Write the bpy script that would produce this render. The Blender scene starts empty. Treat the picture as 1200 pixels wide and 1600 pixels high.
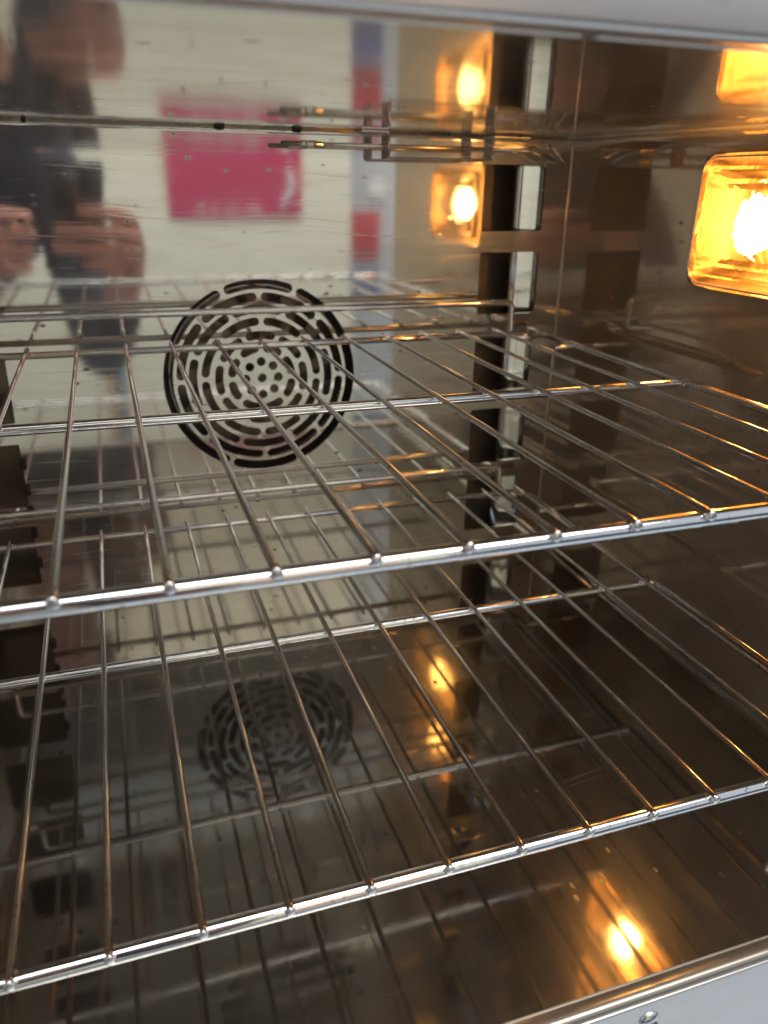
import bpy, bmesh, math, random
from mathutils import Vector, Matrix
rnd = random.Random(7)
S = 0.032            # one unit of layout = one pitch of the rack wires = 32 mm
ZC = 0.90            # height of the lens above the ground, metres
C = bpy.context.scene.collection
sc = bpy.context.scene

# ---------------------------------------------------------------- camera
YAW, PITCH, ROLL, FPX = 0.3306, 0.3929, 0.0166, 1240.9
def P(x, y, z): return Vector((x*S, y*S, z*S + ZC))
cy, sy, cp, sp = math.cos(YAW), math.sin(YAW), math.cos(PITCH), math.sin(PITCH)
FW = Vector((sy*cp, cy*cp, -sp)); R0 = Vector((cy, -sy, 0)); U0 = R0.cross(FW)
RT = R0*math.cos(ROLL) + U0*math.sin(ROLL); UP = U0*math.cos(ROLL) - R0*math.sin(ROLL)
cam = bpy.data.cameras.new('camera'); camo = bpy.data.objects.new('camera', cam); C.objects.link(camo)
M = Matrix(((RT.x, UP.x, -FW.x, 0), (RT.y, UP.y, -FW.y, 0), (RT.z, UP.z, -FW.z, ZC), (0, 0, 0, 1)))
camo.matrix_world = M
cam.sensor_fit = 'VERTICAL'; cam.sensor_height = 36; cam.lens = FPX/1600*36
cam.clip_start = 0.01; cam.clip_end = 50
cam.dof.use_dof = True; cam.dof.focus_distance = 0.40; cam.dof.aperture_fstop = 9.0
sc.camera = camo

# ---------------------------------------------------------------- world, light, exposure
w = bpy.data.worlds.new("World"); sc.world = w; w.use_nodes = True
bg = w.node_tree.nodes['Background']
bg.inputs[0].default_value = (0.86, 0.92, 1.0, 1); bg.inputs[1].default_value = 0.62
sc.view_settings.view_transform = 'Standard'; sc.view_settings.look = 'None'
sc.view_settings.exposure = 0; sc.view_settings.gamma = 1
sc.cycles.max_bounces = 12; sc.cycles.glossy_bounces = 10; sc.cycles.transmission_bounces = 8
sc.cycles.transparent_max_bounces = 12; sc.cycles.diffuse_bounces = 4
sc.cycles.sample_clamp_indirect = 6; sc.cycles.caustics_reflective = True; sc.cycles.blur_glossy = 0.3
def lamp(name, kind, loc, energy, col, **k):
    l = bpy.data.lights.new(name, kind); l.energy = energy; l.color = col
    for a, b in k.items(): setattr(l, a, b)
    o = bpy.data.objects.new(name, l); C.objects.link(o); o.location = loc
    return o
# soft daylight falling from behind and above the photographer onto the wall and ground
d = lamp('daylight', 'AREA', P(20, -22, 62), 76, (1.0, 0.97, 0.92), shape='RECTANGLE', size=2.4, size_y=1.2)
d.rotation_euler = (P(10, -38, -8) - P(20, -22, 62)).to_track_quat('-Z', 'Y').to_euler()

# ---------------------------------------------------------------- materials
def nodes(m):
    m.use_nodes = True; nt = m.node_tree
    return nt, nt.nodes, nt.links
def ramp(nt, fac, a, b, ca=(0, 0, 0, 1), cb=(1, 1, 1, 1)):
    r = nt.nodes.new('ShaderNodeValToRGB'); r.color_ramp.elements[0].position = a; r.color_ramp.elements[1].position = b
    r.color_ramp.elements[0].color = ca; r.color_ramp.elements[1].color = cb
    nt.links.new(fac, r.inputs[0]); return r.outputs[0]
def noise(nt, vec, scale, detail=3, rough=.5, dist=0.0):
    n = nt.nodes.new('ShaderNodeTexNoise'); n.inputs['Scale'].default_value = scale; n.inputs['Detail'].default_value = detail
    n.inputs['Roughness'].default_value = rough; n.inputs['Distortion'].default_value = dist
    nt.links.new(vec, n.inputs['Vector']); return n.outputs['Fac']
def mapv(nt, vec, sc_, rot=(0, 0, 0), loc=(0, 0, 0)):
    n = nt.nodes.new('ShaderNodeMapping'); n.inputs['Scale'].default_value = sc_; n.inputs['Rotation'].default_value = rot
    n.inputs['Location'].default_value = loc
    nt.links.new(vec, n.inputs['Vector']); return n.outputs['Vector']
def math_(nt, op, a, b=None, clamp=False):
    n = nt.nodes.new('ShaderNodeMath'); n.operation = op; n.use_clamp = clamp
    for i, v in enumerate((a, b)):
        if v is None: continue
        if isinstance(v, (int, float)): n.inputs[i].default_value = v
        else: nt.links.new(v, n.inputs[i])
    return n.outputs[0]
def mixc(nt, fac, a, b, mode='MIX'):
    n = nt.nodes.new('ShaderNodeMix'); n.data_type = 'RGBA'; n.blend_type = mode
    if isinstance(fac, (int, float)): n.inputs[0].default_value = fac
    else: nt.links.new(fac, n.inputs[0])
    for i, v in ((6, a), (7, b)):
        if isinstance(v, tuple): n.inputs[i].default_value = v
        else: nt.links.new(v, n.inputs[i])
    return n.outputs[2]
def bump(nt, h, strength, dist=.001, normal=None):
    n = nt.nodes.new('ShaderNodeBump'); n.inputs['Strength'].default_value = strength; n.inputs['Distance'].default_value = dist
    nt.links.new(h, n.inputs['Height'])
    if normal is not None: nt.links.new(normal, n.inputs['Normal'])
    return n.outputs['Normal']
def objvec(nt):
    return nt.nodes.new('ShaderNodeTexCoord').outputs['Object']

def sheet_steel(name, base, rough=.07, broad=.22, broad_rough=.38, grain_axis='x', grain=.35, specks=.5, wave=.02, swirl=.4, seed=0., tint2=None, film_metal=.85, edge=1.0, rub=0):
    """polished stove steel: a sharp lobe, a broad smeared lobe, brush grain, wipe marks, specks of burnt-on dirt"""
    m = bpy.data.materials.new(name); nt, N, L = nodes(m)
    v = mapv(nt, objvec(nt), (1, 1, 1), loc=(seed, seed*1.7, seed*.3))
    gs = {'x': (6, 300, 300), 'y': (300, 6, 300), 'z': (300, 300, 6)}[grain_axis]
    g = noise(nt, mapv(nt, v, gs), 1.5, 4, .65)
    g2 = noise(nt, mapv(nt, v, tuple(a*.35 for a in gs)), 1.2, 3, .6)
    smear = noise(nt, mapv(nt, v, tuple((6 if a < 10 else 28) for a in gs)), 1, 5, .6, .8)
    # fine wipe scratches: several sets of long thin lines, gently bent, each in its own patches
    bend = N.new('ShaderNodeTexNoise'); bend.inputs['Scale'].default_value = 5; bend.inputs['Detail'].default_value = 1; L.new(v, bend.inputs['Vector'])
    vm_ = N.new('ShaderNodeVectorMath'); vm_.operation = 'SCALE'; L.new(bend.outputs['Color'], vm_.inputs[0]); vm_.inputs['Scale'].default_value = .05
    va = N.new('ShaderNodeVectorMath'); va.operation = 'ADD'; L.new(v, va.inputs[0]); L.new(vm_.outputs[0], va.inputs[1])
    sw = None
    for kk, ang in enumerate((.5, -.75, 1.9)):
        rot = {'x': (0, ang, 0), 'z': (0, ang, 0), 'y': (0, 0, ang)}[grain_axis]
        scl = (9, 9, 480) if grain_axis != 'y' else (9, 620, 9)
        l_ = ramp(nt, noise(nt, mapv(nt, va.outputs[0], scl, rot, (kk*3.1, kk, kk*2.3)), 1, 2, .5), .66, .74)
        l_ = math_(nt, 'MULTIPLY', l_, ramp(nt, noise(nt, mapv(nt, v, (1, 1, 1), loc=(kk*7., kk*5., 0)), 9, 3, .6), .47, .60))
        sw = l_ if sw is None else math_(nt, 'MAXIMUM', sw, l_)
    # specks
    vo = N.new('ShaderNodeTexVoronoi'); vo.inputs['Scale'].default_value = 95; vo.inputs['Randomness'].default_value = 1
    L.new(mapv(nt, v, {'x': (.55, 1, 1), 'y': (1, .55, 1), 'z': (1, 1, .8)}[grain_axis]), vo.inputs['Vector'])
    sp_ = math_(nt, 'MULTIPLY', ramp(nt, vo.outputs['Distance'], .08, .17, (1, 1, 1, 1), (0, 0, 0, 1)), ramp(nt, noise(nt, v, 21, 3, .6), .46, .58))
    sp_ = math_(nt, 'MULTIPLY', sp_, specks)
    dark = tuple(c*.22 for c in base) + (1,)
    col = mixc(nt, sp_, tuple(base) + (1,), dark)
    film = ramp(nt, smear, .45, .80)
    col = mixc(nt, math_(nt, 'MULTIPLY', film, .6), col, (tint2 or (base[0]*.84, base[1]*.81, base[2]*.75)) + (1,))
    r = math_(nt, 'ADD', rough - .045, math_(nt, 'MULTIPLY', smear, .10), True)
    r = math_(nt, 'ADD', r, math_(nt, 'MULTIPLY', sw, .12*swirl))
    r = math_(nt, 'ADD', r, math_(nt, 'MULTIPLY', sp_, .4), True)
    if rub:                                    # rubbed swirls left by scouring
        rb_ = ramp(nt, noise(nt, mapv(nt, v, (1, 1, 1)), 38, 7, .72, 2.6), .42, .68)
        r = math_(nt, 'ADD', r, math_(nt, 'MULTIPLY', rb_, rub), True)
    h = math_(nt, 'ADD', math_(nt, 'MULTIPLY', g, .5), math_(nt, 'MULTIPLY', g2, .8))
    h = math_(nt, 'SUBTRACT', h, math_(nt, 'MULTIPLY', sw, .5*swirl))
    nb = bump(nt, h, grain*.10, .0004)
    lw = noise(nt, mapv(nt, v, (3, 3, 3)), 1.6, 1, .4)
    nb = bump(nt, lw, wave*10, .004, nb)
    A = N['Principled BSDF']; A.inputs['Metallic'].default_value = 1; A.inputs['Specular Tint'].default_value = (edge, edge, edge, 1)
    L.new(col, A.inputs['Base Color']); L.new(r, A.inputs['Roughness']); L.new(nb, A.inputs['Normal'])
    B = N.new('ShaderNodeBsdfPrincipled'); B.inputs['Metallic'].default_value = film_metal; B.inputs['Roughness'].default_value = broad_rough
    L.new(col, B.inputs['Base Color'])
    nb2 = bump(nt, h, grain*.9, .0006); L.new(nb2, B.inputs['Normal'])
    mx = N.new('ShaderNodeMixShader')
    f = math_(nt, 'ADD', broad - .17, math_(nt, 'MULTIPLY', smear, .34)); f = math_(nt, 'ADD', f, math_(nt, 'MULTIPLY', sw, .5*swirl), True)
    L.new(f, mx.inputs[0]); L.new(A.outputs[0], mx.inputs[1]); L.new(B.outputs[0], mx.inputs[2])
    L.new(mx.outputs[0], N['Material Output'].inputs['Surface'])
    return m
def simple(name, col, rough=.5, metal=0., var=.15, scale=30, bmp=.1, spec=.5):
    m = bpy.data.materials.new(name); nt, N, L = nodes(m)
    v = objvec(nt); n = noise(nt, v, scale, 5, .6)
    c = mixc(nt, n, tuple(a*(1-var) for a in col) + (1,), tuple(min(1, a*(1+var)) for a in col) + (1,))
    b = N['Principled BSDF']; L.new(c, b.inputs['Base Color'])
    b.inputs['Metallic'].default_value = metal; b.inputs['Roughness'].default_value = rough; b.inputs['Specular IOR Level'].default_value = spec
    if bmp: L.new(bump(nt, n, bmp, .002), b.inputs['Normal'])
    return m

M_back = sheet_steel('polished_back_steel', (.78, .77, .735), .04, .15, .34, 'x', .6, 1.0, .010, .65, 0)
M_ceil = sheet_steel('polished_ceiling_steel', (.81, .79, .745), .05, .10, .30, 'x', .30, 1.0, .02, .3, 3.)
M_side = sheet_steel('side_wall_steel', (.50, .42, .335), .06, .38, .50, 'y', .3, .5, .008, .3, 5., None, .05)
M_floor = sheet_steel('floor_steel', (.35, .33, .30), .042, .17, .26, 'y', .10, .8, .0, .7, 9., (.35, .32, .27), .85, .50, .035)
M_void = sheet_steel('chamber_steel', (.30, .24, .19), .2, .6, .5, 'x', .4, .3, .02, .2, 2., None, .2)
M_flange = sheet_steel('reflecting_flange_steel', (.80, .80, .76), .05, .12, .3, 'x', .6, .3, .05, .2, 4.)
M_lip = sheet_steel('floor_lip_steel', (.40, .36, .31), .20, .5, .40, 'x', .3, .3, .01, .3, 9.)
M_frame = sheet_steel('front_frame_steel', (.74, .70, .66), .20, .35, .42, 'x', .5, .1, .02, .1, 6.)

def chrome(name, base, r):
    m = bpy.data.materials.new(name); nt, N, L = nodes(m); v = objvec(nt)
    n = noise(nt, v, 60, 4, .6); n2 = noise(nt, v, 420, 3, .6)
    b = N['Principled BSDF']; b.inputs['Metallic'].default_value = 1
    L.new(mixc(nt, ramp(nt, n2, .62, .70), tuple(base) + (1,), (base[0]*.45, base[1]*.40, base[2]*.34, 1)), b.inputs['Base Color'])
    L.new(math_(nt, 'ADD', r, math_(nt, 'MULTIPLY', n, .05)), b.inputs['Roughness'])
    L.new(bump(nt, n2, .06, .0004), b.inputs['Normal'])
    return m
M_chrome = chrome('rack_chrome', (.84, .845, .85), .015)
M_weld = chrome('weld_metal', (.86, .86, .86), .22)
M_probe = chrome('probe_steel', (.78, .72, .66), .12)
M_rivet = chrome('rivet_steel', (.78, .78, .79), .18)
M_tip = chrome('probe_tip_metal', (.22, .21, .20), .3)
M_dark = simple('burnt_dark_metal', (.05, .042, .036), .6, .5)
M_fan = chrome('fan_blade_steel', (.60, .60, .58), .22)
M_wallr = simple('cream_painted_wall', (.78, .75, .60), .75, 0, .05, 3, .05)
M_wallg = simple('grey_painted_wall', (.50, .53, .56), .8, 0, .06, 3, .05)
M_slab = simple('pale_reflection_slab', (.42, .49, .57), .85, 0, .12, 4, .3)
M_ground_dark = simple('dark_reflection_ground', (.05, .05, .055), .9, 0, .2, 60, .4)
M_pink = simple('pink_print', (.52, .022, .11), .5, 0, .08, 6, .0)
M_red = simple('red_print', (.50, .03, .06), .5, 0, .08, 6, .0)
M_blue = simple('blue_print', (.10, .14, .30), .5, 0, .08, 6, .0)
M_white = simple('white_print', (.8, .8, .78), .5, 0, .03, 6, .0)
M_tan = simple('pine_batten', (.62, .42, .22), .6, 0, .15, 9, .1)
M_pipe = simple('blue_grey_pipe', (.20, .26, .32), .45, 0, .08, 9, .0)
M_skin = simple('skin', (.55, .27, .20), .5, 0, .10, 25, .1)
M_navy = simple('navy_knit', (.030, .034, .055), .9, 0, .25, 90, .4)
M_jean = simple('dark_trousers', (.035, .04, .05), .9, 0, .2, 80, .4)
M_hair = simple('brown_hair', (.05, .032, .02), .6, 0, .3, 120, .6)
M_phone = simple('phone_glass', (.03, .033, .045), .15, 0, .05, 5, 0)
M_stool = simple('stool_wood', (.30, .18, .09), .5, 0, .2, 12, .1)

def emit(name, col, s):
    m = bpy.data.materials.new(name); nt, N, L = nodes(m)
    e = N.new('ShaderNodeEmission'); e.inputs[0].default_value = tuple(col) + (1,); e.inputs[1].default_value = s
    L.new(e.outputs[0], N['Material Output'].inputs[0]); N.remove(N['Principled BSDF']); return m
M_bulb = emit('hot_bulb', (1.0, .55, .17), 1150)
# rippled heat-proof glass of the lamp: clear, partly letting light straight through, partly bending it
def lamp_glass(name, thru, rough, bstr, scale=55, tint=(1, .88, .62)):
    m = bpy.data.materials.new(name); nt, N, L = nodes(m)
    v = mapv(nt, objvec(nt), (1, 1.2, .45)); n = noise(nt, v, scale, 3, .55, 1.2)
    nb = bump(nt, n, bstr, .004)
    t = N.new('ShaderNodeBsdfTransparent'); t.inputs[0].default_value = (1, .93, .78, 1)
    g = N.new('ShaderNodeBsdfRefraction'); g.inputs['IOR'].default_value = 1.3; g.inputs['Roughness'].default_value = rough
    g.inputs[0].default_value = tint + (1,); L.new(nb, g.inputs['Normal'])
    gl = N.new('ShaderNodeBsdfGlossy'); gl.inputs['Roughness'].default_value = .06; L.new(nb, gl.inputs['Normal'])
    a = N.new('ShaderNodeMixShader'); a.inputs[0].default_value = 1-thru; L.new(t.outputs[0], a.inputs[1]); L.new(g.outputs[0], a.inputs[2])
    fr = N.new('ShaderNodeFresnel'); fr.inputs[0].default_value = 1.5; L.new(nb, fr.inputs['Normal'])
    b = N.new('ShaderNodeMixShader'); L.new(fr.outputs[0], b.inputs[0]); L.new(a.outputs[0], b.inputs[1]); L.new(gl.outputs[0], b.inputs[2])
    L.new(b.outputs[0], N['Material Output'].inputs[0]); N.remove(N['Principled BSDF']); return m
M_glass = lamp_glass('rippled_lamp_glass', .05, .30, .9)
M_refl = chrome('lamp_reflector', (.05, .030, .014), .40)
M_rimm = chrome('lamp_rim_steel', (.80, .68, .52), .16)

# ---------------------------------------------------------------- mesh helpers
class MB:
    def __init__(s): s.b = bmesh.new()
    def v(s, p): return s.b.verts.new(p)
    def box(s, a, b, bev=0.0, seg=2):
        a, b = Vector(a), Vector(b)
        vs = [s.v(P(x, y, z)) for x in (a.x, b.x) for y in (a.y, b.y) for z in (a.z, b.z)]
        fs = [s.b.faces.new([vs[i] for i in q]) for q in ((0, 1, 3, 2), (4, 6, 7, 5), (0, 4, 5, 1), (2, 3, 7, 6), (0, 2, 6, 4), (1, 5, 7, 3))]
        if bev:
            es = {e for f in fs for e in f.edges}
            bmesh.ops.bevel(s.b, geom=list(es), offset=bev*S, segments=seg, affect='EDGES', profile=.5)
    def tube(s, pts, r, n=12, closed=False, cap=True, raw=False):
        pts = [Vector(p) for p in pts]
        if not raw: pts = [P(*p) for p in pts]; r = [x*S for x in r] if isinstance(r, (list, tuple)) else r*S
        rs = r if isinstance(r, (list, tuple)) else [r]*len(pts)
        m = len(pts); T = []
        for i in range(m):
            a = pts[i-1] if (i or closed) else pts[0]; b = pts[(i+1) % m] if (i < m-1 or closed) else pts[-1]
            T.append((b-a).normalized())
        nrm = T[0].orthogonal().normalized(); rings = []
        for i in range(m):
            nrm = (nrm - T[i]*nrm.dot(T[i])).normalized(); bn = T[i].cross(nrm)
            rings.append([s.v(pts[i] + (nrm*math.cos(2*math.pi*k/n) + bn*math.sin(2*math.pi*k/n))*rs[i]) for k in range(n)])
        for i in range(m if closed else m-1):
            A, B = rings[i], rings[(i+1) % m]
            for k in range(n): s.b.faces.new((A[k], A[(k+1) % n], B[(k+1) % n], B[k]))
        if cap and not closed:
            for ring, t, c, rad in ((rings[0], -T[0], pts[0], rs[0]), (rings[-1], T[-1], pts[-1], rs[-1])):
                r2 = [s.v(c + (q.co - c)*(.66 if rad < .5*S else .96) + t*min(rad*.55, .012*S if rad > .5*S else 9)) for q in ring]
                for k in range(n): s.b.faces.new((ring[k], ring[(k+1) % n], r2[(k+1) % n], r2[k]))
                s.b.faces.new(r2)
    def ball(s, c, r, sx=1, sy=1, sz=1, seg=10):
        ret = bmesh.ops.create_uvsphere(s.b, u_segments=seg, v_segments=max(5, seg*2//3), radius=1)
        for q in ret['verts']: q.co = P(c[0]+q.co.x*r*sx, c[1]+q.co.y*r*sy, c[2]+q.co.z*r*sz)
    def quad(s, *p): s.b.faces.new([s.v(P(*q)) for q in p])
    def prof(s, pts, d, x0, x1, closed=False):
        """extrude an open profile of 2D points along axis d ('x': pts are (y,z); 'y': (x,z); 'z': (x,y))"""
        def q(p, t): return {'x': P(t, p[0], p[1]), 'y': P(p[0], t, p[1]), 'z': P(p[0], p[1], t)}[d]
        A = [s.v(q(p, x0)) for p in pts]; B = [s.v(q(p, x1)) for p in pts]; n = len(pts)
        for i in range(n if closed else n-1): s.b.faces.new((A[i], A[(i+1) % n], B[(i+1) % n], B[i]))
        if closed: s.b.faces.new(A); s.b.faces.new(B)
    def obj(s, name, mat, parent=None, smooth=True, origin=None):
        me = bpy.data.meshes.new(name); bmesh.ops.recalc_face_normals(s.b, faces=s.b.faces); s.b.to_mesh(me); s.b.free()
        me.materials.append(mat)
        return link(name, me, parent, smooth, origin)
def link(name, me, parent=None, smooth=True, origin=None):
    if smooth:
        for p in me.polygons: p.use_smooth = True
        try: me.set_sharp_from_angle(angle=math.radians(40))
        except Exception: pass
    o = bpy.data.objects.new(name, me); C.objects.link(o)
    pl = Vector((0, 0, 0))
    if parent is not None:
        o.parent = parent; pl = WLOC[parent.name]
    if origin is not None:
        og = P(*origin); me.transform(Matrix.Translation(-og)); o.location = og - pl; WLOC[o.name] = og
    else:
        o.location = -pl; WLOC[o.name] = Vector((0, 0, 0))
    return o
WLOC = {}
def thing(name, label, cat, loc, group=None):
    o = bpy.data.objects.new(name, None); C.objects.link(o); o.location = P(*loc); o.empty_display_size = .02
    WLOC[o.name] = o.location.copy(); o['label'] = label; o['category'] = cat
    if group: o['group'] = group
    return o
def tag(o, label, cat, group=None):
    o['label'] = label; o['category'] = cat
    if group: o['group'] = group
    return o
def arc_path(pts, r, n=6):
    """round the inner corners of a polyline"""
    pts = [Vector(p) for p in pts]; out = [pts[0]]
    for i in range(1, len(pts)-1):
        a = (pts[i-1]-pts[i]).normalized(); b = (pts[i+1]-pts[i]).normalized()
        p0 = pts[i]+a*r; p2 = pts[i]+b*r
        for k in range(n+1):
            t = k/n; out.append(p0*(1-t)**2 + pts[i]*2*t*(1-t) + p2*t*t)
    out.append(pts[-1]); return out

# ---------------------------------------------------------------- the oven
YB, YF = 19.2, 5.75            # back plate, front of cavity
XL, XR = -4.75, 11.45          # side walls
ZF, ZT = -9.85, 1.08           # floor, ceiling
XM = 3.37                      # middle of the cavity and of the fan
oven = thing('oven', 'open built-in oven cavity of polished steel with fan grille and lit side lamp', 'oven', (XM, YF, ZF-.6))

# ceiling, floor and side panels, each with its rolled front lip
t_ = .12
m = MB(); m.prof([(YF+.02, ZT-.0999), (YB-.12, ZT), (YB-.12, ZT+.15), (YF+.02, ZT+.15)], 'x', XL+.30, XR-.30, True)
m.obj('ceiling_panel', M_ceil, oven, False)
# coved joints (rounded corners of the pressed cavity)
def cove(cx, cz, r, a0, a1, d, t0, t1, name, mat, n=8):
    m = MB(); pts = [(cx + r*math.cos(math.radians(a0+(a1-a0)*k/n)), cz + r*math.sin(math.radians(a0+(a1-a0)*k/n))) for k in range(n+1)]
    m.prof(pts, d, t0, t1)
    if d == 'y' and cz > 0:                      # the ceiling falls a little towards the door
        for v in m.b.verts: v.co.z += .0074*(v.co.y - YB*S)
    return m.obj(name, mat, oven)
cove(YB-.12, ZT-.12, .12, 0, 90, 'x', XL+.02, XR-.02, 'ceiling_joint', M_ceil)
cove(XR-.30, ZT-.30, .30, 0, 90, 'y', YF, YB, 'ceiling_joint', M_side)
cove(XL+.30, ZT-.30, .30, 180, 90, 'y', YF, YB, 'ceiling_joint', M_side)
# small rivets and weld bruises along the joint
for x, w_ in ((-1.23, .6), (2.67, 1.5), (4.38, 1.5), (9.9, .7)):
    m = MB(); m.ball((x, YB-.04, ZT-.04), .085, w_, .55, .5, 10); m.obj('rivet', M_dark, oven)

# side walls with a lamp opening on the right
LY0, LY1, LZ0, LZ1 = 10.05, 14.2, -1.87, .63
def plate_with_hole(name, x, thick, mat):
    m = MB()
    ys = [YF, LY0+.12, LY1-.12, YB]; zs = [ZF+.25, LZ0+.12, LZ1-.12, ZT-.30]
    for i in range(3):
        for j in range(3):
            if i == 1 and j == 1: continue
            m.quad((x, ys[i], zs[j]), (x, ys[i+1], zs[j]), (x, ys[i+1], zs[j+1]), (x, ys[i], zs[j+1]))
    bmesh.ops.remove_doubles(m.b, verts=m.b.verts, dist=1e-5)
    return m.obj(name, mat, oven, False)
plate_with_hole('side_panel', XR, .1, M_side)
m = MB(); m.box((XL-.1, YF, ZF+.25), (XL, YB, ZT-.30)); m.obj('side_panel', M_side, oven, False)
cove(XR-.25, ZF+.25, .25, 0, -90, 'y', YF, YB, 'floor_joint', M_floor)
cove(XL+.25, ZF+.25, .25, 180, 270, 'y', YF, YB, 'floor_joint', M_floor)
cove(YB-.12, ZF+.12, .12, 0, -90, 'x', XL+.02, XR-.02, 'floor_joint', M_floor)
# vertical seam bead in the right rear corner
cove(XR-.05, YB-.05, .05, 0, 90, 'z', ZF, ZT, 'corner_joint', M_side)
# floor panel: sheet, low crease, rolled lip
m = MB()
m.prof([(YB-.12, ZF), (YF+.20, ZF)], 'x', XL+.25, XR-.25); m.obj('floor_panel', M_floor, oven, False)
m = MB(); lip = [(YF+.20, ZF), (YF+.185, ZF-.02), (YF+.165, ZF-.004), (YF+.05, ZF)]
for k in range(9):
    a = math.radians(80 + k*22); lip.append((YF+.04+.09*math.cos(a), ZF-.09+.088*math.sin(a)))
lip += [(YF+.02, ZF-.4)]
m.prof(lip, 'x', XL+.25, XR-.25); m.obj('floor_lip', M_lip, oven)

# back plate: flat sheet with the pressed fan grille and two ladders of rectangular air outlets
FX, FZ, FR = XM, -4.47, 2.34
holes = []
def circle(cx, cz, r, n=20): return [(cx+r*math.cos(2*math.pi*k/n), cz+r*math.sin(2*math.pi*k/n)) for k in range(n)]
def slot(r, a0, a1, w):
    h = w/2; pts = []; n = max(4, int(abs(a1-a0)/4)); da = math.degrees(h/r)
    a0 += da; a1 -= da
    for k in range(n+1): a = math.radians(a0+(a1-a0)*k/n); pts.append((FX+(r+h)*math.cos(a), FZ+(r+h)*math.sin(a)))
    for k in range(1, 6):
        b = math.radians(a1); t = math.pi*k/6; c = (FX+r*math.cos(b), FZ+r*math.sin(b))
        pts.append((c[0]+h*math.cos(b+t), c[1]+h*math.sin(b+t)))
    for k in range(n+1): a = math.radians(a1+(a0-a1)*k/n); pts.append((FX+(r-h)*math.cos(a), FZ+(r-h)*math.sin(a)))
    for k in range(1, 6):
        b = math.radians(a0); t = math.pi+math.pi*k/6; c = (FX+r*math.cos(b), FZ+r*math.sin(b))
        pts.append((c[0]+h*math.cos(b+t), c[1]+h*math.sin(b+t)))
    return pts
holes.append(circle(FX, FZ, .048*FR))
for k in range(8): a = math.radians(45*k+1); holes.append(circle(FX+.172*FR*math.cos(a), FZ+.172*FR*math.sin(a), .047*FR))
for i, (r, off) in enumerate(((.315, 22.5), (.445, 0), (.585, 21), (.71, 2), (.83, 22.5), (.955, 0))):
    gap = .042*FR/(r*FR)*57.3
    for k in range(8):
        c = 270 + off + 45*k
        holes.append(slot(r*FR, c-22.5+gap/2, c+22.5-gap/2, (.088, .084, .084, .086, .088, .096)[i]*FR))
OUT = [(.46-2.05*k, -1.09-2.05*k) for k in range(5)]
def rrect(x0, x1, z0, z1, r=.05):
    pts = []
    for cx, cz, a0 in ((x1-r, z1-r, 0), (x0+r, z1-r, 90), (x0+r, z0+r, 180), (x1-r, z0+r, 270)):
        for k in range(4): a = math.radians(a0+30*k); pts.append((cx+r*math.cos(a), cz+r*math.sin(a)))
    return pts
for zt, zb in OUT:
    holes.append(rrect(9.05, 10.72, zb, zt)); holes.append(rrect(2*XM-10.72, 2*XM-9.05, zb, zt))
from mathutils.geometry import delaunay_2d_cdt
outer = [(XL, ZF+.12), (XR, ZF+.12), (XR, ZT-.12), (XL, ZT-.12)]
def inside(p, poly):
    c = False; n = len(poly); x, y = p
    for i in range(n):
        x1, y1 = poly[i]; x2, y2 = poly[i-1]
        if (y1 > y) != (y2 > y) and x < (x2-x1)*(y-y1)/(y2-y1)+x1: c = not c
    return c
vs2, es2 = [], []
for poly in [outer]+holes:
    b0 = len(vs2); vs2 += [Vector(p) for p in poly]; es2 += [(b0+i, b0+(i+1) % len(poly)) for i in range(len(poly))]
cv, ce, cf, *_ = delaunay_2d_cdt(vs2, es2, [], 0, 1e-6)
boxes = [(min(p[0] for p in h), max(p[0] for p in h), min(p[1] for p in h), max(p[1] for p in h), h) for h in holes]
m = MB(); front = [m.v(P(v.x, YB, v.y)) for v in cv]; nb_ = 0
for f in cf:
    c = sum((cv[i] for i in f), Vector((0, 0)))/len(f)
    if any(a < c.x < b and z0 < c.y < z1 and inside(c, h) for a, b, z0, z1, h in boxes): continue
    m.b.faces.new([front[i] for i in f])
bmesh.ops.recalc_face_normals(m.b, faces=m.b.faces)
if sum(f.normal.y for f in m.b.faces) > 0: bmesh.ops.reverse_faces(m.b, faces=m.b.faces)
rim = [e for e in m.b.edges if e.is_boundary]
# turn the rims back in two steps: a small rounded edge, then the cut
cent = {}
for a, b, z0, z1, h in boxes: pass
r = bmesh.ops.extrude_edge_only(m.b, edges=rim); nv = [g for g in r['geom'] if isinstance(g, bmesh.types.BMVert)]
for v in nv: v.co.y += .10*S
m.b.faces.ensure_lookup_table()
me = bpy.data.meshes.new('back_plate'); m.b.to_mesh(me); m.b.free(); me.materials.append(M_back)
bp = link('back_plate', me, oven, True)
# chamber behind the plate
m = MB()
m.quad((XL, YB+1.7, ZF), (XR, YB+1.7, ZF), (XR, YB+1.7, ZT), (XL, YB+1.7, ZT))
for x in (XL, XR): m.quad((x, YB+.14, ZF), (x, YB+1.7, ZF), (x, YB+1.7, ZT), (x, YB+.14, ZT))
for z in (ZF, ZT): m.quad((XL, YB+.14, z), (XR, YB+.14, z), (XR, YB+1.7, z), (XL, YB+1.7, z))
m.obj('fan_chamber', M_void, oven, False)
# polished flange added behind the right-hand outlets, tilted to mirror the cream wall
for sx, a in ((1, 22.0),):
    m = MB(); x0, y0 = 10.52, YB+.62; L_ = .95
    pts = []
    for k in range(5): t = k/4; an = math.radians(40*(1-t)**2); pts.append((x0-.25+.25*t, y0+.10*(1-t)**2*1.6))
    for k in range(1, 7):
        t = k/6; pts.append((x0+L_*t*math.cos(math.radians(a)), y0-L_*t*math.sin(math.radians(a))))
    m.prof(pts, 'z', ZF+.2, ZT-.15); m.obj('reflecting_flange', M_flange, oven)
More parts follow.
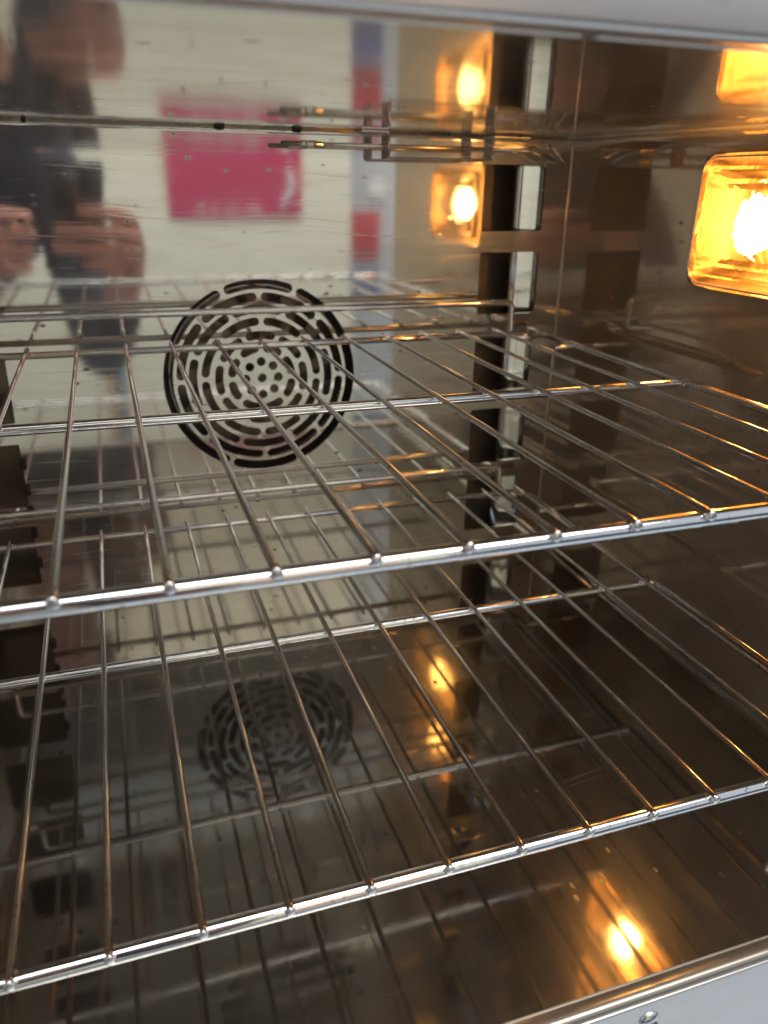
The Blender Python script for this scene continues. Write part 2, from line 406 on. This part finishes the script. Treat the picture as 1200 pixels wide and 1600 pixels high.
# ladder edge clips by the left outlets
for z in (-6.15, -6.8, -7.35, -7.9, -8.7):
    m = MB(); m.box((-2.36, YB-.06, z-.14), (-2.22, YB-.004, z+.14), .03); m.obj('edge_clip', M_dark, oven)
# convection fan behind the grille
fan = bpy.data.objects.new('convection_fan', None); C.objects.link(fan); fan.parent = oven
fan.location = P(FX, YB+.9, FZ) - WLOC[oven.name]; WLOC[fan.name] = P(FX, YB+.9, FZ)
m = MB()
hub = [P(FX, YB+.55+.5*t, FZ) for t in (0, 1)]
m.tube([(FX, YB+.55, FZ), (FX, YB+.7, FZ), (FX, YB+1.5, FZ)], [.28, .34, .34], 24); m.obj('hub', M_fan, fan)
for k in range(14):
    a = math.radians(360/14*k + 8)
    m = MB(); n = 5; A = []; B = []
    for i in range(n+1):
        r = .8+1.45*i/n; aa = a + .30*(i/n)**1.3
        A.append(m.v(P(FX+r*math.cos(aa), YB+.40, FZ+r*math.sin(aa)))); B.append(m.v(P(FX+r*math.cos(aa+.12), YB+1.05, FZ+r*math.sin(aa+.12))))
    for i in range(n): m.b.faces.new((A[i], A[i+1], B[i+1], B[i]))
    m.obj('fan_blade', M_fan, fan)
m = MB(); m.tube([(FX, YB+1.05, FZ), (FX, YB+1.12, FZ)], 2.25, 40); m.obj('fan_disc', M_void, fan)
m = MB(); m.tube([(FX+2.2*math.cos(math.radians(9*k)), YB+.42, FZ+2.2*math.sin(math.radians(9*k))) for k in range(40)], .06, 8, True); m.obj('fan_ring', M_fan, fan)

# front frame around the opening
for n_, a, b in (('front_frame', (XL-2.5, YF-.25, ZT-.09), (XR+2.5, YF-.02, ZT+4.2)),
                 ('front_frame', (XL-2.5, YF-.07, ZF-4.0), (XR+2.5, YF+.0, ZF-.125)),
                 ('front_frame', (XL-2.5, YF-.22, ZF-.262), (XL-.10, YF-.02, ZT-.098)),
                 ('front_frame', (XR+.10, YF-.22, ZF-.262), (XR+2.5, YF-.02, ZT-.098))):
    m = MB(); m.box(a, b, min(.07, (b[1]-a[1])*.4), 3); m.obj(n_, M_frame, oven)
m = MB(); m.ball((5.83, YF-.07, -10.33), .16, 1, .45, 1, 20); rv = m.obj('frame_screw', M_rivet, oven)
m = MB(); m.box((5.83-.08, YF-.150, -10.345), (5.83+.08, YF-.135, -10.315), 0); m.obj('screw_slot', M_dark, rv)
m = MB(); m.ball((9.6, YF-.07, -10.33), .17, 1, .45, 1, 20); m.obj('frame_screw', M_rivet, oven)

# thermostat probe hanging under the ceiling in its bracket
YP = 18.3
def strip(pts, w0, w1, mat, name, th=.03):
    # flat strip: polyline in x,z extruded between y w0..w1 with thickness
    m = MB(); n = len(pts)
    up = []
    for i, p in enumerate(pts):
        a = Vector(pts[max(0, i-1)]); b = Vector(pts[min(n-1, i+1)]); t = (b-a).normalized(); up.append((p[0]-t.y*th, p[1]+t.x*th))
    m.prof(list(pts)+up[::-1], 'y', w0, w1, True); return m.obj(name, mat, oven)
x0, x1, zb = 6.25, 8.80, .50
strip([(x0-.62, ZT-.05), (x0-.02, ZT-.05), (x0, ZT-.09), (x0, zb)], YP, YP+.52, M_probe, 'probe_bracket')
strip([(x1+.95, ZT-.05), (x1+.02, ZT-.05), (x1, ZT-.09), (x1, zb)], YP, YP+.52, M_probe, 'probe_bracket')
m = MB(); m.tube(arc_path([(x0, YP, ZT-.10), (x0, YP, zb), (x1, YP, zb+.015), (x1, YP, ZT-.10)], .07), .036, 8); m.obj('bracket_wire', M_probe, oven)
m = MB(); zr = .755
m.tube([(4.78, YP+.2, zr), (6.2, YP+.2, zr), (8.9, YP+.2, zr)], .046, 12); m.obj('probe_bulb', M_probe, oven)
m = MB(); m.tube([(3.9, YP+.2, zr), (4.30, YP+.2, zr)], .055, 12); m.obj('probe_tip', M_tip, oven)
m = MB(); m.tube([(4.28, YP+.2, zr), (4.33, YP+.2, zr), (4.42, YP+.2, zr), (4.46, YP+.2, zr), (4.5, YP+.2, zr), (4.62, YP+.2, zr), (4.66, YP+.2, zr), (4.80, YP+.2, zr)], [.06, .08, .08, .065, .08, .08, .06, .05], 12); m.obj('probe_clamp', M_probe, oven)
m = MB(); m.tube(arc_path([(8.85, YP+.2, zr), (10.3, YP+.2, zr+.01), (10.75, YP+.25, zr-.22), (11.0, YP+.5, zr-.25), (10.62, YP+.55, zr+.16), (10.4, YP+.4, zr+.12), (10.75, YP+.5, zr-.1), (10.95, YP+.7, zr-.22)], .10), .030, 8); m.obj('capillary_tube', M_probe, oven)

# oven lamp: raised steel rim, ribbed glass, reflector tray, bulb
lampo = bpy.data.objects.new('oven_lamp', None); C.objects.link(lampo); lampo.parent = oven
lc = (XR, (LY0+LY1)/2, (LZ0+LZ1)/2); lampo.location = P(*lc) - WLOC[oven.name]; WLOC[lampo.name] = P(*lc)
def rr_loop(x, inset, r, n=6):
    y0, y1, z0, z1 = LY0+inset, LY1-inset, LZ0+inset, LZ1-inset; r = max(.05, r-inset*.6); pts = []
    for cy_, cz_, a0 in ((y1-r, z1-r, 0), (y0+r, z1-r, 90), (y0+r, z0+r, 180), (y1-r, z0+r, 270)):
        for k in range(n+1): a = math.radians(a0+90*k/n); pts.append((x, cy_+r*math.cos(a), cz_+r*math.sin(a)))
    return pts
def loops(name, mat, seq, close=None, R_=.34):
    m = MB(); L_ = []
    for x, ins in seq: L_.append([m.v(P(*p)) for p in rr_loop(x, ins, R_)])
    for A, B in zip(L_, L_[1:]):
        n = len(A)
        for k in range(n): m.b.faces.new((A[k], A[(k+1) % n], B[(k+1) % n], B[k]))
    if close: m.b.faces.new(L_[-1])
    return m.obj(name, mat, lampo)
loops('lamp_rim', M_rimm, [(XR+.02, -.02), (XR-.04, -.01), (XR-.065, .01), (XR-.05, .035), (XR-.02, .05), (XR-.018, .09), (XR+.05, .10)])
loops('glass_cover', M_glass, [(XR+.03, .07), (XR-.05, .085), (XR-.055, .20), (XR-.07, .235), (XR-.17, .26), (XR-.25, .30), (XR-.25, .34), (XR-.18, .40), (XR-.17, .46), (XR-.27, .50), (XR-.31, .54), (XR-.28, .60), (XR-.27, .64), (XR-.32, .72), (XR-.36, .95)], True)
loops('reflector_tray', M_refl, [(XR+.02, .10), (XR+.25, .16), (XR+.9, .40), (XR+1.1, .7)], True)
m = MB(); m.ball((XR+.12, 12.55, -.62), .46, .62, .85, 1.0, 24); m.obj('bulb', M_bulb, lampo)
m = MB(); m.tube([(XR+.14, 12.2, -.62), (XR+.14, 11.2, -.62)], .20, 16); m.obj('bulb_socket', M_weld, lampo)
# shelf studs on the side walls that carry the racks
ZU, ZL = -3.41, -7.795
for z in (ZU, ZL):
    for y in (8.2, 17.4):
        for x0, x1 in ((XR+.02, 10.42), (XL-.02, 2*3.234-10.42)):
            m = MB(); m.tube([(x0, y, z-.30), (x1, y, z-.30)], .085, 12); m.obj('shelf_stud', M_probe, oven)

# ---------------------------------------------------------------- the racks
CX = 3.234
def make_rack(label, z, stop_gap):
    t = thing('wire_rack', label, 'oven rack', (CX, 6.8, z-.3), 'wire racks in the oven')
    zb = z - .115        # bar centres
    rb, rw = .088, .046
    def bar(name, pts, r=rb, n=16): m = MB(); m.tube(pts, r, n); return m.obj(name, M_chrome, t)
    bar('front_bar', arc_path([(CX-7.33, 7.6, zb), (CX-7.33, 6.80, zb), (CX+7.33, 6.80, zb), (CX+7.33, 7.6, zb)], .25), .100, 20)
    bar('middle_bar', arc_path([(CX-7.33, 7.55, zb), (CX-7.33, 12.66, zb), (CX+7.33, 12.66, zb), (CX+7.33, 7.55, zb)], .22))
    bar('rear_bar', [(CX-7.05, 18.44, zb), (CX+7.05, 18.44, zb)], .078)
    zt = z + .66
    bar('backstop_bar', arc_path([(CX-7.20, 12.6, zb+.02), (CX-7.20, 18.0, zb+.02), (CX-6.95, 18.42, zb-.12), (CX-6.48, 18.52, zb-.08), (CX-6.46, 18.52, zt), (CX+6.46, 18.52, zt), (CX+6.48, 18.52, zb-.08), (CX+6.95, 18.42, zb-.12), (CX+7.20, 18.0, zb+.02), (CX+7.20, 12.6, zb+.02)], .17), .078)
    # one wire, shared mesh
    def wire_mesh(k):
        m = MB(); pts = [(0, 18.55, 0)]; n = 14; b1, b2 = rnd.uniform(-.010, .010), rnd.uniform(-.012, .004)
        for i in range(1, n): y = 18.55 + (6.98-18.55)*i/n; s_ = math.sin(math.pi*i/n); pts.append((b1*s_, y, b2*s_))
        pts += [(0, 6.88, 0), (0, 6.80, 0), (0, 6.735, -.006), (0, 6.69, -.018)]
        m.tube(pts, rw, 12); me = bpy.data.meshes.new('wire'); bmesh.ops.recalc_face_normals(m.b, faces=m.b.faces); m.b.to_mesh(me); m.b.free()
        me.transform(Matrix.Translation(-P(0, 6.8, 0))); me.materials.append(M_chrome)
        for p in me.polygons: p.use_smooth = True
        return me
    protos = [wire_mesh(k) for k in range(4)]
    # weld nuggets at a wire's front end and where it crosses the bars
    def tip_mesh():
        m = MB(); m.ball((0, 6.672, -.026), .066, .92, .40, 1.08, 14)
        me = bpy.data.meshes.new('wire_end'); m.b.to_mesh(me); m.b.free(); me.transform(Matrix.Translation(-P(0, 6.8, 0))); me.materials.append(M_weld)
        for p in me.polygons: p.use_smooth = True
        return me
    tip = tip_mesh()
    def weld_mesh():
        m = MB()
        for y, dz in ((6.84, -.045), (12.66, -.045), (18.44, -.055)):
            for sx in (-1, 1): m.ball((sx*.045, y+rnd.uniform(-.02, .02), dz), .028, 1.1, 1.3, .8, 8)
        me = bpy.data.meshes.new('weld'); m.b.to_mesh(me); m.b.free(); me.transform(Matrix.Translation(-P(0, 6.8, 0))); me.materials.append(M_chrome)
        for p in me.polygons: p.use_smooth = True
        return me
    weld = weld_mesh()
    for k in range(15):
        x = CX - 7 + k
        o = bpy.data.objects.new('wire', protos[(k*3) % 4]); C.objects.link(o); o.parent = t
        o.location = P(x + rnd.uniform(-.012, .012), 6.8, z) - WLOC[t.name]
        for me_, nm in ((tip, 'wire_end'), (weld, 'weld')):
            q = bpy.data.objects.new(nm, me_); C.objects.link(q); q.parent = o
            if nm == 'weld': q['kind'] = 'stuff'
            q.rotation_euler = (0, rnd.uniform(-.3, .3), 0) if nm == 'wire_end' else (0, 0, 0)
    return t
make_rack('upper chrome wire rack crossing in front of the fan grille, level with the air outlets', ZU, 0)
make_rack('lower chrome wire rack standing nearest above the dark oven floor', ZL, 0)

# ---------------------------------------------------------------- what stands in front of the oven and is seen mirrored in it
ZG = -ZC/S
m = MB(); m.quad((-400, -400, ZG), (400, -400, ZG), (400, 60, ZG), (-400, 60, ZG)); g_ = m.obj('ground', M_ground_dark, None, False); g_['kind'] = 'structure'  # ground kept dark so the rack bars reflect a dark band
m = MB(); m.box((-60, -21, ZG-.5), (60, 40, ZG+.12), .05); g_ = m.obj('reflection_slab', M_slab, None, False); g_['kind'] = 'structure'  # unseen pale bluish slab, added to put a light band on the bars
m = MB(); m.box((-90, -52, ZG+.1), (26.0, -50, 42)); o = m.obj('cream_wall', M_wallr, None, False); tag(o, 'cream painted wall mirrored across the oven back plate', 'wall')
m = MB(); m.box((26.1, -60, ZG+.1), (33.9, -58, 42)); o = m.obj('grey_wall', M_wallg, None, False); tag(o, 'narrow grey wall beyond the cream wall, seen mirrored beside it', 'wall')
def panel(name, x0, x1, y, z0, z1, mat, label, cat):
    m = MB(); m.box((x0, y, z0), (x1, y+.25, z1), .03); o = m.obj(name, mat, None); return tag(o, label, cat)
pk = thing('pink_sign', 'square pink sign with a pale line of text on the cream wall', 'sign', (13.6, -50, -3.4))
m = MB(); m.box((6.75, -49.99, -3.42), (20.45, -49.7, 9)); m.obj('sign_board', M_pink, pk)
for i in range(15):
    x = 9.6 + i*.45 + rnd.uniform(-.03, .03)
    if i in (2, 5, 10): continue
    m = MB(); m.box((x, -49.69, -2.95), (x+rnd.uniform(.12, .3), -49.66, -2.35)); m.obj('letter', M_white, pk)
m = MB(); m.tube([(18.3, -49.6, -2.6), (19.1, -49.6, -1.2), (19.4, -49.6, .2), (19.0, -49.6, 1.3)], [.22, .34, .3, .2], 8); m.obj('sign_mark', M_white, pk)
panel('red_poster', 27.6, 31.9, -57.9, -8.6, -3.2, M_red, 'red poster low on the narrow grey wall', 'poster')
panel('blue_poster', 27.6, 31.9, -57.9, -13.5, -9.6, M_blue, 'blue poster below the red one on the narrow grey wall', 'poster')
m = MB(); m.tube([(31.6, -57.95, -.8), (31.6, -57.7, -.8)], 1.1, 24); tag(m.obj('wall_clock', M_white, None), 'small round white plate above the red poster', 'wall plate')
m = MB(); m.box((-1.15, -49.98, ZG+.12), (-.45, -49.4, -15.5), .05); tag(m.obj('wooden_batten', M_tan, None), 'tan wooden batten at the foot of the cream wall', 'batten')
m = MB(); m.tube([(.3, -49.4, ZG+.12), (.3, -49.4, -14)], .55, 16); tag(m.obj('drain_pipe', M_pipe, None), 'blue grey pipe beside the tan batten on the cream wall', 'pipe')

# the photographer, sitting in front of the oven and leaning over with a phone
per = thing('person', 'person in a navy jumper leaning in and holding a phone in both hands', 'person', (-12, -14, ZG))
def skin(name, verts, edges, radii, mat, parent, root=0, sub=2):
    me = bpy.data.meshes.new(name); me.from_pydata([P(*v) for v in verts], edges, [])
    o = bpy.data.objects.new(name, me); C.objects.link(o)
    md = o.modifiers.new('s', 'SKIN'); md.use_smooth_shade = True
    for i, r in enumerate(radii):
        r = r if isinstance(r, tuple) else (r, r)
        me.skin_vertices[0].data[i].radius = (r[0]*S, r[1]*S)
    me.skin_vertices[0].data[root].use_root = True
    sb = o.modifiers.new('u', 'SUBSURF'); sb.levels = sub; sb.render_levels = sub
    dg = bpy.context.evaluated_depsgraph_get(); m2 = bpy.data.meshes.new_from_object(o.evaluated_get(dg)); m2.name = name
    bpy.data.objects.remove(o); m2.materials.clear(); m2.materials.append(mat)
    for p in m2.polygons: p.use_smooth = True; p.material_index = 0
    q = bpy.data.objects.new(name, m2); C.objects.link(q); q.parent = parent; q.location = -WLOC[parent.name]; WLOC[q.name] = Vector((0, 0, 0))
    return q
J = dict(pelvis=(-14, -16, -13), belly=(-12, -15, -8), chest=(-5.6, -13.4, -.8), neck=(-5.2, -12.0, 4.2), head0=(-5, -10.6, 6.2), head=(-4.6, -10.0, 8.6), crown=(-4.5, -10.0, 10.8),
         shR=(-1.9, -12.5, .6), elR=(-.6, -7.0, -9.4), wrR=(.75, -1.9, -4.6), haR=(1.0, -1.35, -3.2),
         shL=(-11.5, -12.5, .6), elL=(-11.2, -6.5, -5.8), wrL=(-5.3, -2.2, -4.3), haL=(-4.5, -1.5, -3.0),
         hipR=(-12.4, -15.5, -14), knR=(-11.5, -5.5, -14), anR=(-11.2, -5.2, -26.2), toR=(-11.0, -1.8, -27.4),
         hipL=(-15.8, -15.5, -14), knL=(-17.5, -6.5, -14), anL=(-17.8, -6.5, -26.2), toL=(-18, -3, -27.4))
V = list(J.values()); K = list(J)
E_ = [('pelvis', 'belly'), ('belly', 'chest'), ('chest', 'neck'), ('neck', 'head0'), ('head0', 'head'), ('head', 'crown'), ('chest', 'shR'), ('shR', 'elR'), ('elR', 'wrR'), ('wrR', 'haR'),
      ('chest', 'shL'), ('shL', 'elL'), ('elL', 'wrL'), ('wrL', 'haL'), ('pelvis', 'hipR'), ('hipR', 'knR'), ('knR', 'anR'), ('anR', 'toR'), ('pelvis', 'hipL'), ('hipL', 'knL'), ('knL', 'anL'), ('anL', 'toL')]
RAD = dict(pelvis=(4.4, 3.2), belly=(4.2, 3.0), chest=(5.0, 3.6), neck=1.7, head0=(2.3, 2.2), head=(2.5, 2.9), crown=1.5, shR=2.0, elR=1.0, wrR=(.85, .75), haR=(1.05, .62), shL=2.0, elL=1.35, wrL=(.85, .75), haL=(1.05, .62),
           hipR=2.8, knR=2.0, anR=1.2, toR=1.0, hipL=2.8, knL=2.0, anL=1.2, toL=1.0)
EI = [(K.index(a), K.index(b)) for a, b in E_]; RL = [RAD[k] for k in K]
def finger(base, pts, rads):
    i0 = base
    for p, r in zip(pts, rads):
        V.append(p); RL.append(r); EI.append((i0, len(V)-1)); i0 = len(V)-1
hr = K.index('haR'); hl = K.index('haL')
FRD = (.34, .31, .29, .25)
finger(hr, [(1.35, -.95, -1.75), (.85, -.25, -1.45), (.0, -.12, -1.38), (-1.0, -.18, -1.30)], FRD)
finger(hr, [(1.45, -.95, -2.35), (.9, -.15, -2.25), (-.5, .02, -2.18), (-2.0, -.12, -2.08)], FRD)
finger(hr, [(1.35, -1.0, -2.95), (.8, -.30, -3.0), (-.7, -.20, -2.88), (-2.2, -.35, -2.74)], FRD)
finger(hr, [(1.1, -1.25, -3.5), (.6, -.70, -3.65), (-.2, -.62, -3.62), (-1.1, -.75, -3.5)], (.30, .27, .25, .22))
finger(hr, [(1.35, -1.9, -2.9), (1.0, -2.3, -2.2), (.5, -2.2, -1.7)], (.40, .34, .28))
finger(hl, [(-4.5, -1.0, -1.75), (-4.1, -.4, -1.5), (-3.3, -.35, -1.55), (-2.7, -.45, -1.7)], FRD)
finger(hl, [(-4.7, -1.0, -2.35), (-4.1, -.4, -2.3), (-3.2, -.38, -2.3), (-2.6, -.5, -2.35)], FRD)
finger(hl, [(-4.6, -1.1, -3.0), (-4.0, -.6, -3.05), (-3.3, -.58, -3.05), (-2.8, -.68, -3.0)], FRD)
finger(hl, [(-4.4, -1.35, -3.6), (-3.9, -.95, -3.75), (-3.3, -.9, -3.7), (-3.0, -1.0, -3.6)], (.30, .27, .25, .22))
finger(hl, [(-4.3, -2.0, -2.8), (-3.6, -2.3, -2.3), (-3.0, -2.2, -1.9)], (.40, .34, .28))
skin('body', V, EI, RL, M_skin, per)
# face and hair
m = MB(); m.ball((-4.35, -7.3, 8.1), .34, .8, 1.2, 1.3, 12); m.obj('nose', M_skin, per)
for s_ in (-1, 1):
    m = MB(); m.ball((-4.4+s_*1.0, -7.55, 8.9), .28, 1.2, .7, .8, 12); m.obj('eye', M_white, per)
    m = MB(); m.ball((-4.6+s_*2.45, -9.9, 8.3), .5, .45, .8, 1.3, 12); m.obj('ear', M_skin, per)
m = MB(); m.ball((-4.4, -7.6, 7.0), .5, 1.4, .5, .35, 12); m.obj('mouth', M_pink, per)
m = MB(); m.ball((-4.6, -10.7, 9.8), 2.75, 1, 1.08, 1.0, 20); m.obj('hair', M_hair, per)
# jumper and trousers, slightly larger than the body
def cloth(name, keys, edges, grow, mat, root):
    kk = list(keys); vv = [keys[k] if isinstance(keys, dict) else J[k] for k in kk]
    rr = []
    for k in kk:
        r = RADC.get(k, RAD.get(k.split('_')[0], 1)); r = r if isinstance(r, tuple) else (r, r); rr.append((r[0]+grow, r[1]+grow))
    return skin(name, vv, [(kk.index(a), kk.index(b)) for a, b in edges], rr, mat, per, kk.index(root))
def lerp(a, b, t): return tuple(a[i]+(b[i]-a[i])*t for i in range(3))
RADC = {'cuffR': .9, 'cuffL': .9, 'coll': 1.9}
kj = {k: J[k] for k in ('pelvis', 'belly', 'chest', 'shR', 'elR', 'shL', 'elL')}
kj['coll'] = lerp(J['chest'], J['neck'], .75); kj['cuffR'] = lerp(J['elR'], J['wrR'], .85); kj['cuffL'] = lerp(J['elL'], J['wrL'], .85)
cloth('jumper', kj, [('pelvis', 'belly'), ('belly', 'chest'), ('chest', 'coll'), ('chest', 'shR'), ('shR', 'elR'), ('elR', 'cuffR'), ('chest', 'shL'), ('shL', 'elL'), ('elL', 'cuffL')], .32, M_navy, 'pelvis')
kt = {k: J[k] for k in ('pelvis', 'hipR', 'knR', 'anR', 'hipL', 'knL', 'anL')}
cloth('trousers', kt, [('pelvis', 'hipR'), ('hipR', 'knR'), ('knR', 'anR'), ('pelvis', 'hipL'), ('hipL', 'knL'), ('knL', 'anL')], .22, M_jean, 'pelvis')
st = thing('stool', 'low wooden stool under the person leaning towards the oven', 'stool', (-14, -17, ZG))
m = MB(); m.box((-19.5, -22, -17.6), (-8.5, -12.5, -16.6), .2); m.obj('seat', M_stool, st)
for x, y in ((-18.6, -21), (-9.4, -21), (-18.6, -13.4), (-9.4, -13.4)):
    m = MB(); m.tube([(x, y, -17.6), (x, y, ZG+.1)], .5, 10); m.obj('leg', M_stool, st)

# the phone, its lens at the camera position
ph = bpy.data.objects.new('phone', None); C.objects.link(ph)
off = -FW*.006
ph.matrix_world = Matrix.Translation(Vector((0, 0, ZC)) + off) @ Matrix(((RT.x, UP.x, -FW.x, 0), (RT.y, UP.y, -FW.y, 0), (RT.z, UP.z, -FW.z, 0), (0, 0, 0, 1)))
tag(ph, 'dark phone held upright in both hands of the person', 'phone')
def pbox(name, a, b, bev, mat):
    bm = bmesh.new(); bmesh.ops.create_cube(bm, size=1)
    for v in bm.verts: v.co = Vector([(a[i]+b[i])/2 + v.co[i]*(b[i]-a[i]) for i in range(3)])
    bmesh.ops.bevel(bm, geom=list(bm.edges), offset=bev, segments=3, affect='EDGES')
    me = bpy.data.meshes.new(name); bm.to_mesh(me); bm.free(); me.materials.append(mat)
    for p in me.polygons: p.use_smooth = True
    o = bpy.data.objects.new(name, me); C.objects.link(o); o.parent = ph; return o
pbox('phone_body', (-.066, -.140, .003), (.016, .018, .012), .004, M_phone)
pbox('camera_bump', (-.020, -.024, .0005), (.013, .014, .0025), .0008, M_phone)
